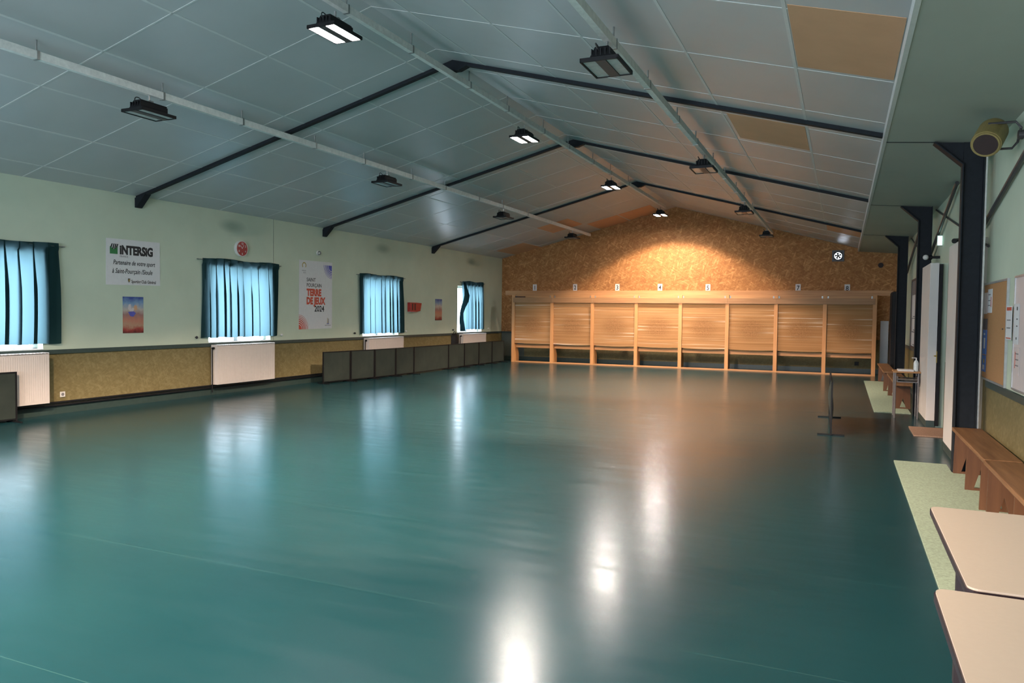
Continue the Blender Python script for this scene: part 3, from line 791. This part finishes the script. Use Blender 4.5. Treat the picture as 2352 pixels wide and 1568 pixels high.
# rounded dark shape by the far radiator
t = thing('form', 'rounded black shape against the wall left of the farthest radiator', 'form', (0.0, 20.0, 0.45))
MB().grid(lambda u, v: (0.02 + 0.13 * math.sin(PI * u) ** 0.7 * (0.55 + 0.45 * math.sin(PI * min(1, v * 1.1))), 0.02 + 0.34 * u, 0.50 * v), 16, 14).box(0.004, 0.02, 0.02, 0.36, 0, 0.50).build('body', 'black', t, smooth=True)
MB().tube([(0.03, 0.10, 0.49), (0.03, 0.15, 0.56), (0.03, 0.22, 0.56), (0.03, 0.27, 0.49)], 0.010, 6).build('loop', 'black', t)

# ================================================================== BARRIERS
def barrier(p, q, label, h=0.70, mids=0, feet=True, sag=0.012):
    (xa, ya), (xb, yb) = p, q
    ang = math.atan2(xa - xb, yb - ya)
    Ln = math.hypot(xb - xa, yb - ya)
    t = thing('barrier', label, 'barrier', (xa, ya, 0), 'low dark cloth barriers', ang)
    g = 0.012
    MB().box(-0.011, 0.011, g, g + 0.024, 0.006, h).build('post', 'black', t)
    MB().box(-0.011, 0.011, Ln - g - 0.024, Ln - g, 0.006, h).build('post', 'black', t)
    MB().box(-0.010, 0.010, g + 0.024, Ln - g - 0.024, h - 0.022, h).build('top_rail', 'black', t)
    MB().box(-0.008, 0.008, g + 0.024, Ln - g - 0.024, 0.03, 0.046).build('bottom_rail', 'black', t)
    for k in range(mids):
        y = Ln * (k + 1) / (mids + 1)
        MB().box(-0.011, 0.011, y - 0.01, y + 0.01, 0.046, h - 0.022).build('post', 'black', t)
    r = random.Random(label)
    a, b = r.uniform(0, 6), r.uniform(0, 6)
    MB().grid(lambda u, v: (0.006 + sag * math.sin(PI * u) * math.sin(PI * v) * math.sin(5 * u + a + 3 * v) , g + 0.024 + u * (Ln - 2 * g - 0.048), 0.05 + v * (h - 0.072) - 0.0), 18, 10).build('cloth', 'cloth', t, smooth=True)
    if feet:
        for y in (0.035 + g, Ln - 0.035 - g):
            MB().box(-0.17, 0.17, y - 0.014, y + 0.014, 0.0, 0.016).build('foot', 'black', t)
    return t
BP = [(0.45, 13.32), (0.55, 14.20), (0.66, 15.00), (0.71, 15.84), (0.73, 16.67), (0.71, 18.56), (0.70, 19.55), (0.69, 20.52), (0.69, 21.46), (0.71, 22.34)]
BL = ['dark cloth barrier at the near end of the row, left of the third radiator', 'dark cloth barrier second from the near end of the row',
      'dark cloth barrier third from the near end, before the third window', 'dark cloth barrier fourth from the near end, with a pale mark on it',
      'double length dark cloth barrier in the middle of the row', 'dark cloth barrier just beyond the double length one',
      'dark cloth barrier under the near half of the farthest window', 'dark cloth barrier second from the far end of the row', 'dark cloth barrier at the far end of the row, by the chipboard wall']
for i in range(9): barrier(BP[i], BP[i + 1], BL[i])
barrier((0.21, 5.35), (0.29, 6.81), 'dark cloth barrier at the left frame edge, before the nearest radiator')
t = barrier((10.69, 10.98), (10.64, 13.02), 'black barrier standing alone on the right, seen end-on', 0.72, sag=0.045)

# ================================================================== TARGET RACK
YR = 22.63
PX = [0.895, 2.245, 3.60, 5.00, 6.345, 7.705, 9.05, 10.335, 11.585]
t = thing('target_rack', 'long pine rack holding the target butts along the chipboard wall', 'rack', (0, YR, 0))
for i, x in enumerate(PX):
    MB().box(x - 0.05, x + 0.05, 0.0, 0.028, 0.0, 2.20).prism([(x + 0.02, 0.028, 0), (x + 0.02, 0.40, 0), (x + 0.02, 0.40, 0.25), (x + 0.02, 0.27, 0.62), (x + 0.02, 0.24, 2.20), (x + 0.02, 0.028, 2.20)], (0.028, 0, 0)).build('post', 'pine', t)
for i in range(8):
    a, b = PX[i] , PX[i + 1]
    MB().box(a + 0.002, b - 0.002, -0.022, -0.001, 1.945, 2.085 + 0.02 * ((i * 3) % 3 == 0)).build('header_board', 'pineold', t)
    MB().box(a + 0.052, b - 0.052, 0.06, 0.085, 2.02, 2.20).build('upper_board', 'pineh', t)
    MB().box(a + 0.052, b - 0.052, 0.16, 0.185, 0.47, 0.578).build('lower_rail', 'pineh', t)
    MB().box(a + 0.052, b - 0.052, 0.002, 0.028, 0.0, 0.042).build('base_board', 'pineh', t)
    for x in (a + 0.075, b - 0.075):
        MB().box(x - 0.018, x + 0.018, 0.05, 0.06, 2.10, 2.17).build('clip', 'zinc', t)
MB().box(PX[0] - 0.4, PX[8] + 0.45, 0.245, 0.275, 2.19, 2.335).build('wall_plank', 'pineh', t)
MB().box(PX[0] - 0.05, PX[0] + 0.4, 0.03, 0.24, 2.06, 2.15).build('dark_block', 'benchleg', t)
NUM = ['1', '2', '3', '4', '5', None, '7', '8']
for i in range(8):
    a, b = PX[i] + 0.052, PX[i + 1] - 0.052
    h = Ln = (b - a) / 2; cx = (a + b) / 2
    lab = 'tan layered foam target butt under number plate %s' % NUM[i] if NUM[i] else 'tan layered foam target butt with no number plate, between plates 5 and 7'
    k = (0.006, 0.012, 0.016, 0.012, 0.02, 0.014, 0.008, 0.012)[i]
    fm = MB()
    nz = 40
    rnd = random.Random(i)
    prof = [rnd.uniform(-0.0025, 0.0025) for _ in range(nz + 1)]
    def ff(u, v, k=k, prof=prof, h=h):
        j = int(round(v * nz))
        bz = -k * (1 - v) * math.sin(PI * u) * 1.2
        return (-h + 2 * h * u, 0.035 + prof[j] - 0.0, 0.012 + v * 1.33 + bz)
    fm.grid(ff, 16, nz)
    fm.grid(lambda u, v: (-h + 2 * h * u, 0.055 + 0.18 * v, 0.012 - k * math.sin(PI * u) * 1.2 * 1.0), 16, 2)
    fm.box(-h, h, 0.06, 0.235, 0.035, 1.33)
    tag(fm.build('target_butt', 'foam', loc=(cx, YR, 0.605)), lab, 'target', 'foam target butts')
# number plates on the chipboard
for n, x, z in (('1', 1.225, 2.463), ('2', 2.662, 2.467), ('3', 4.10, 2.464), ('4', 5.486, 2.461), ('5', 6.97, 2.446), ('7', 9.568, 2.438), ('8', 10.89, 2.424)):
    t = thing('number_plate', 'white plate with the black number %s above the target rack' % n, 'number plate', (x, D, z), 'numbered plates on the chipboard wall')
    sheet('card', 'paper', t, 'B', rect(-0.072, 0.072, -0.112, 0.112), 0.001, 0.005)
    text('numeral', n, 'ink', t, 'B', 0, -0.066, 0.0055, 0.19, 0.85, 0.003, 'CENTER')
# fan
t = thing('wall_fan', 'square extractor fan with five blades high on the chipboard wall', 'fan', (10.625, D, 3.355))
fr = MB()
for u0, u1, v0, v1 in ((-0.16, 0.16, 0.105, 0.16), (-0.16, 0.16, -0.16, -0.105), (-0.16, -0.105, -0.105, 0.105), (0.105, 0.16, -0.105, 0.105)): fr.box(u0, u1, -0.03, -0.001, v0, v1)
fr.build('frame', 'lampbody', t)
ring = MB()
n = 28
for i in range(n):
    a0, a1 = 2 * PI * i / n, 2 * PI * (i + 1) / n
    ring.prism([(0.098 * math.cos(a0), 0.0, 0.098 * math.sin(a0)), (0.15 * math.cos(a0), 0.0, 0.15 * math.sin(a0)), (0.15 * math.cos(a1), 0.0, 0.15 * math.sin(a1)), (0.098 * math.cos(a1), 0.0, 0.098 * math.sin(a1))], (0, 0.02, 0))
for cx_, cz_ in ((-1, -1), (1, -1), (1, 1), (-1, 1)): ring.box(min(cx_ * 0.085, cx_ * 0.139), max(cx_ * 0.085, cx_ * 0.139), 0.001, 0.019, min(cz_ * 0.085, cz_ * 0.139), max(cz_ * 0.085, cz_ * 0.139))
ring.build('ring', 'black', t)
hb = MB().tube([(0, -0.01, 0), (0, 0.05, 0)], 0.034, 18).build('hub', 'black', t)
for i in range(5):
    a = 2 * PI * i / 5 + 0.5
    pts = []
    for r_, da in ((0.02, -0.55), (0.096, -0.45), (0.099, 0.42), (0.02, 0.55)):
        pts.append((r_ * math.cos(a + da), 0.012 + 0.02 * da, r_ * math.sin(a + da)))
    MB().prism(pts, (0, 0.004, 0)).build('blade', 'black', hb)
tag(MB().tube([(0, 0, 0), (0, -0.01, 0)], 0.07, 20).build('wall_vent', 'grille', loc=(11.737, D - 0.001, 3.07)), 'dark round vent near the top right corner of the chipboard wall', 'vent')
tag(MB().box(-0.055, 0.055, -0.03, 0, -0.055, 0.055).build('wall_socket', 'black', loc=(11.19, D - 0.001, 0.27), bevel=0.004), 'black socket box under the rightmost target butt', 'socket')
tag(MB().box(0, 0.205, 0, 0.03, 0, 1.50).build('tall_board', 'paper', loc=(11.765, 23.38, 0.001), bevel=0.004), 'tall narrow white board standing upright in the far right corner', 'board')
t = thing('cabinet', 'tall narrow black cabinet against the right wall beyond the farthest column', 'cabinet', (11.93, 21.15, 0))
MB().box(0, 0.23, 0, 0.9, 0, 2.25).build('body', 'black', t, bevel=0.006)
MB().box(-0.012, -0.001, 0.01, 0.445, 0.05, 2.22).build('door', 'steel', t); MB().box(-0.012, -0.001, 0.455, 0.89, 0.05, 2.22).build('door', 'steel', t)

# ================================================================== RIGHT SIDE
tag(MB().prism([(11.36, 3.2, 0), (12.12, 3.2, 0), (12.12, 8.9, 0), (11.87, 8.9, 0), (11.87, 9.36, 0), (11.36, 9.36, 0)], (0, 0, 0.012)).build('carpet_runner', 'mat'), 'pale green carpet runner under the near bench', 'mat', 'pale green runners')
tag(MB().box(11.32, 11.875, 14.08, 20.8, 0.0, 0.012).build('carpet_runner', 'mat'), 'pale green carpet runner under the far benches', 'mat', 'pale green runners')
tag(MB().box(11.72, 12.165, 11.5, 12.40, 0.0, 0.014).build('doormat', 'brownmat'), 'brown doormat before the corridor opening', 'mat')
def bench(x0, x1, ya, yb, legs, z, label, base=0.012):
    t = thing('bench', label, 'bench', ((x0 + x1) / 2, ya, base), 'wooden benches along the right wall')
    w = (x1 - x0) / 2; H = z - base
    MB().box(-w, w, 0, yb - ya, H - 0.035, H).build('seat', 'bench', t, bevel=0.006)
    for y in legs:
        v = y - ya
        lw = w - 0.015
        MB().prism([(-lw, v, 0), (-lw * 0.45, v, 0), (0, v, H * 0.42), (lw * 0.45, v, 0), (lw, v, 0), (lw * 0.92, v, H - 0.036), (-lw * 0.92, v, H - 0.036)], (0, 0.03, 0)).box(-lw * 0.45, lw * 0.45, v + 0.002, v + 0.028, 0.0, 0.022).build('leg', 'benchleg', t)
    MB().box(-0.02, 0.02, legs[0] - ya + 0.031, legs[-1] - ya - 0.001, H - 0.16, H - 0.07).build('stretcher', 'benchleg', t)
bench(11.862, 12.13, 7.02, 8.95, [7.25, 8.05, 8.86], 0.475, 'brown wooden bench beside the nearest column, on the near runner')
bench(11.855, 12.12, 4.75, 6.98, [4.95, 5.9, 6.88], 0.475, 'brown wooden bench partly hidden behind the two tables')
bench(11.66, 11.93, 14.62, 17.4, [14.74, 17.1], 0.45, 'brown wooden bench behind the small desk, on the far runner')
bench(11.62, 11.865, 17.9, 21.0, [18.1, 20.75], 0.45, 'farthest brown wooden bench on the far runner')
def table(x0, x1, ya, yb, label):
    t = thing('table', label, 'table', (x0, ya, 0), 'beige topped tables')
    w, l = x1 - x0, yb - ya
    def rr_(e, r, n=6):
        P = []
        for cx_, cy_, a in ((w - r - e, r + e, -PI / 2), (w - r - e, l - r - e, 0), (r + e, l - r - e, PI / 2), (r + e, r + e, PI)):
            for i in range(n + 1): P.append((cx_ + r * math.cos(a + PI / 2 * i / n), cy_ + r * math.sin(a + PI / 2 * i / n)))
        return P
    tt = MB().prism([(x, y, 0.722) for x, y in rr_(0.005, 0.035)], (0, 0, 0.0285)).build('tabletop', 'laminate', t)
    MB().prism([(x, y, 0.720) for x, y in rr_(0, 0.04)], (0, 0, 0.024)).build('edging', 'edge', tt)
    MB().box(0.10, w - 0.06, 0.10, 0.125, 0.65, 0.719).box(0.10, w - 0.06, l - 0.125, l - 0.10, 0.65, 0.719).box(0.10, 0.125, 0.125, l - 0.125, 0.65, 0.719).build('apron', 'tableleg', t)
    for x in (0.10, w - 0.11):
        for y in (0.10, l - 0.15):
            MB().box(x, x + 0.05, y, y + 0.05, 0.0125, 0.719).build('leg', 'tableleg', t)
table(11.178, 12.0, 2.725, 3.86, 'beige topped table, the farther of two at the right frame edge')
table(11.08, 12.0, 1.45, 2.69, 'beige topped table nearest the camera, bottom right corner')
# desk
t = thing('desk', 'small wooden school desk with grey metal legs before the middle column', 'desk', (11.56, 13.38, 0))
MB().box(0, 0.385, 0, 0.46, 0.725, 0.75).build('desktop', 'desk', t, bevel=0.004)
MB().box(0.06, 0.35, 0.08, 0.42, 0.57, 0.585).box(0.06, 0.07, 0.08, 0.42, 0.585, 0.66).box(0.34, 0.35, 0.08, 0.42, 0.585, 0.66).build('shelf', 'greymetal', t)
for x in (0.03, 0.355):
    for y in (0.04, 0.42): MB().tube([(x, y, 0), (x, y, 0.724)], 0.014, 10).build('leg', 'greymetal', t)
MB().tube([(0.03, 0.04, 0.62), (0.355, 0.04, 0.62)], 0.010, 8).build('brace', 'greymetal', t)
MB().tube([(0.03, 0.42, 0.62), (0.355, 0.42, 0.62)], 0.010, 8).build('brace', 'greymetal', t)
t = thing('pump_bottle', 'white pump bottle of hand gel on the small desk', 'bottle', (11.885, 13.55, 0.75))
MB().tube([(0, 0, 0), (0, 0, 0.13), (0, 0, 0.155), (0, 0, 0.175)], 0.03, 16, radii=[0.036, 0.036, 0.028, 0.014]).build('body', 'clearplastic', t)
MB().tube([(0, 0, 0.175), (0, 0, 0.215)], 0.010, 10).tube([(0, 0, 0.212), (-0.065, -0.01, 0.212)], 0.007, 8).build('pump', 'white', t)
tag(MB().box(-0.11, 0.11, -0.14, 0.14, 0, 0.022).build('paper_stack', 'paper', loc=(11.735, 13.56, 0.7505)), 'stack of white papers on the small desk', 'papers')
t = thing('water_bottle', 'small clear water bottle with a blue label beside the far bench', 'bottle', (11.74, 17.65, 0.012))
MB().tube([(0, 0, 0), (0, 0, 0.15), (0, 0, 0.185), (0, 0, 0.20)], 0.03, 14, radii=[0.032, 0.032, 0.014, 0.013]).build('body', 'clearplastic', t)
MB().tube([(0, 0, 0.05), (0, 0, 0.12)], 0.0335, 14).build('label_band', 'bluelabel', t)
MB().tube([(0, 0, 0.20), (0, 0, 0.22)], 0.016, 12).build('cap', 'bluelabel', t)
# cork board and what is pinned to it
t = thing('cork_board', 'cork notice board beside the nearest steel column', 'notice board', (WR, 9.30, 0.985))
sheet('cork', 'cork', t, 'R', rect(0, 1.215, 0, 0.97), 0.004, 0.014)
fr = MB()
for u0, u1, v0, v1 in ((-0.015, 1.23, 0.965, 0.985), (-0.015, 1.23, -0.015, 0.005), (-0.015, 0.005, 0.005, 0.965), (1.21, 1.23, 0.005, 0.965)):
    fr.prism([loc3('R', a, b, 0.001) for a, b in rect(u0, u1, v0, v1)], loc3('R', 0, 0, 0.021))
fr.build('frame', 'alu', t)
def pinned(name, mat, y, z, w, h, label, cat, parts=(), d=0.016, group=None):
    t = thing(name, label, cat, (WR, y, z), group)
    sheet('sheet', mat, t, 'R', rect(0, w, 0, h), d, d + 0.003)
    for nm, mt, u0, u1, v0, v1 in parts: sheet(nm, mt, t, 'R', rect(u0, u1, v0, v1), d + 0.003, d + 0.004)
    return t
pinned('leaflet', 'paper', 9.06, 1.66, 0.24, 0.24, 'white leaflet with red edge pinned high on the cork board', 'leaflet', [('edge_print', 'redprint', 0.18, 0.21, 0.06, 0.16), ('print_line', 'greyink', 0.03, 0.15, 0.07, 0.08), ('print_line', 'greyink', 0.03, 0.15, 0.12, 0.13), ('print_line', 'greyink', 0.03, 0.15, 0.18, 0.19)])
pinned('leaflet', 'board', 9.285, 1.65, 0.19, 0.22, 'greyish sheet pinned at the top left of the cork board', 'leaflet')
pinned('leaflet', 'brownprint', 9.285, 1.49, 0.23, 0.11, 'dark photo pinned above the blue leaflet on the cork board', 'photo')
pinned('leaflet', 'blue', 9.285, 1.23, 0.23, 0.255, 'upper blue leaflet with a white oval on the cork board', 'leaflet', [('oval', 'paper', 0.07, 0.15, 0.06, 0.17), ('heading', 'paper', 0.06, 0.14, 0.20, 0.22)])
pinned('leaflet', 'blue', 9.285, 1.05, 0.21, 0.17, 'lower blue leaflet on the cork board', 'leaflet', [('picture', 'board', 0.05, 0.15, 0.02, 0.07), ('picture', 'gold', 0.08, 0.15, 0.09, 0.13)])
pinned('leaflet', 'brownprint', 8.27, 1.50, 0.05, 0.012, 'small torn scrap pinned at the right of the cork board', 'scrap')
# white board with papers
t = thing('white_board', 'large pale board at the right frame edge, right of the cork board', 'notice board', (WR, 7.74, 1.0))
sheet('panel', 'board', t, 'R', rect(0, 1.9, 0, 0.96), 0.004, 0.014)
fr = MB()
for u0, u1, v0, v1 in ((-0.012, 1.912, 0.955, 0.972), (-0.012, 1.912, -0.012, 0.005), (-0.012, 0.004, 0.005, 0.955)):
    fr.prism([loc3('R', a, b, 0.001) for a, b in rect(u0, u1, v0, v1)], loc3('R', 0, 0, 0.02))
fr.build('frame', 'alu', t)
pinned('notice', 'paper', 8.03, 1.415, 0.25, 0.30, 'white notice with a red heading between the cork and pale boards', 'notice', [('heading', 'redprint', 0.02, 0.23, 0.26, 0.29), ('print', 'greyink', 0.04, 0.20, 0.17, 0.18), ('print', 'greyink', 0.04, 0.20, 0.10, 0.11), ('foot_line', 'redprint', 0.02, 0.23, 0.01, 0.02)], 0.024)
pinned('notice', 'paper', 7.73, 1.385, 0.19, 0.345, 'tall white notice with black marks at the edge of the pale board', 'notice', [('mark', 'ink', 0.10, 0.14, 0.29, 0.32), ('mark', 'ink', 0.10, 0.15, 0.21, 0.22), ('mark', 'ink', 0.10, 0.15, 0.15, 0.16), ('mark', 'ink', 0.10, 0.13, 0.04, 0.06)], 0.016)
pinned('notice', 'board', 7.70, 1.12, 0.23, 0.24, 'pale pink notice with a printed table low on the pale board', 'notice', [('table_lines', 'redprint', 0.06, 0.08, 0.06, 0.20), ('table_lines', 'greyink', 0.08, 0.20, 0.18, 0.19), ('table_lines', 'greyink', 0.08, 0.20, 0.13, 0.14), ('table_lines', 'greyink', 0.08, 0.20, 0.08, 0.09)], 0.016)
# far notice board
t = thing('notice_board', 'far notice board covered with white papers between the middle and farthest columns', 'notice board', (WR, 18.55, 0.98))
sheet('panel', 'greyink', t, 'R', rect(0, 2.6, 0, 1.42), 0.004, 0.016)
fr = MB()
for u0, u1, v0, v1 in ((-0.02, 2.62, 1.40, 1.44), (-0.02, 2.62, -0.02, 0.02), (-0.02, 0.01, 0.02, 1.40)):
    fr.prism([loc3('R', a, b, 0.001) for a, b in rect(u0, u1, v0, v1)], loc3('R', 0, 0, 0.026))
fr.build('frame', 'brownprint', t)
for u, v, w, h, lab in ((0.25, 0.62, 0.9, 0.48, 'upper white sheet on the far notice board'), (0.35, 0.34, 0.9, 0.26, 'middle white sheet on the far notice board'), (0.30, 0.03, 0.9, 0.28, 'lower white sheet on the far notice board')):
    pinned('leaflet', 'paper', 18.55 - u, 0.98 + v, w, h, lab, 'leaflet', [('print', 'ink', 0.3, 0.7, 0.02, 0.035)], 0.018, 'white sheets on the far notice board')
# speaker
F = Vector((11.885, 7.62, 3.10)); Bk = Vector((11.985, 7.86, 3.285)); ax = (Bk - F).normalized()
t = thing('loudspeaker', 'yellow cylindrical loudspeaker bracketed high on the right wall', 'loudspeaker', F)
R_ = 0.118
LB = (Bk - F).length
MB().tube([ax * s for s in (0.0, 0.02, LB * 0.8, LB * 0.95, LB * 1.02)], R_, 28, True, [R_, R_ * 1.02, R_ * 1.0, R_ * 0.85, R_ * 0.45]).build('body', 'yellow', t, smooth=False)
MB().tube([-ax * 0.004, ax * -0.0005], R_ * 0.80, 28).build('grille', 'grille', t)
MB().tube([-ax * 0.012, ax * -0.0005], R_ * 0.92, 28, True).build('rim', 'yellow', t)
MB().tube([-ax * 0.014, -ax * 0.0121], R_ * 0.80, 28).build('cone', 'grille', t)
side = ax.cross(Vector((0, 0, 1))).normalized()
if side.x < 0: side = -side
upv = side.cross(ax).normalized()
if upv.z < 0: upv = -upv
c0 = ax * LB * 0.45
P0 = c0 + upv * (R_ + 0.003); P1 = c0 - upv * (R_ + 0.003)
wx = WR - F.x - 0.03
MB().tube([P0, P0 + Vector((wx - P0.x - 0.04, 0, 0)), Vector((wx, P0.y, P0.z - 0.05)), Vector((wx, P1.y, P1.z + 0.05)), P1 + Vector((wx - P1.x - 0.04, 0, 0)), P1], 0.011, 8).build('bracket', 'lampbody', t)
MB().tube([Vector((wx - 0.01, c0.y, c0.z)), Vector((WR - F.x - 0.001, c0.y, c0.z))], 0.04, 16).build('wall_mount', 'lampbody', t)
# exit sign, camera, spotlight
t = thing('exit_sign', 'small lit green exit sign box above the corridor opening', 'exit sign', (WR, 13.35, 2.715))
MB().box(-0.075, -0.001, -0.03, 0.03, 0, 0.16).build('case', 'white', t)
MB().box(-0.07, -0.01, -0.034, -0.031, 0.012, 0.148).build('face', 'exitm', t)
t = thing('camera_unit', 'small black camera fixed above the white jamb by the nearest column', 'camera', (WR, 11.2, 2.60))
MB().box(-0.05, -0.001, -0.02, 0.02, -0.02, 0.02).build('mount', 'black', t)
MB().tube([(-0.10, -0.06, -0.01), (-0.04, 0.03, 0.0)], 0.032, 14).build('body', 'black', t)
t = thing('spotlight', 'small spotlight with a round white head above the far jamb', 'spotlight', (WR, 13.62, 2.56))
MB().box(-0.13, -0.001, -0.02, 0.02, -0.02, 0.02).tube([(-0.16, 0, 0), (-0.11, 0, 0)], 0.035, 12).build('arm', 'black', t)
MB().sphere((-0.20, -0.01, 0.0), 0.042).build('head', 'white', t, smooth=True)
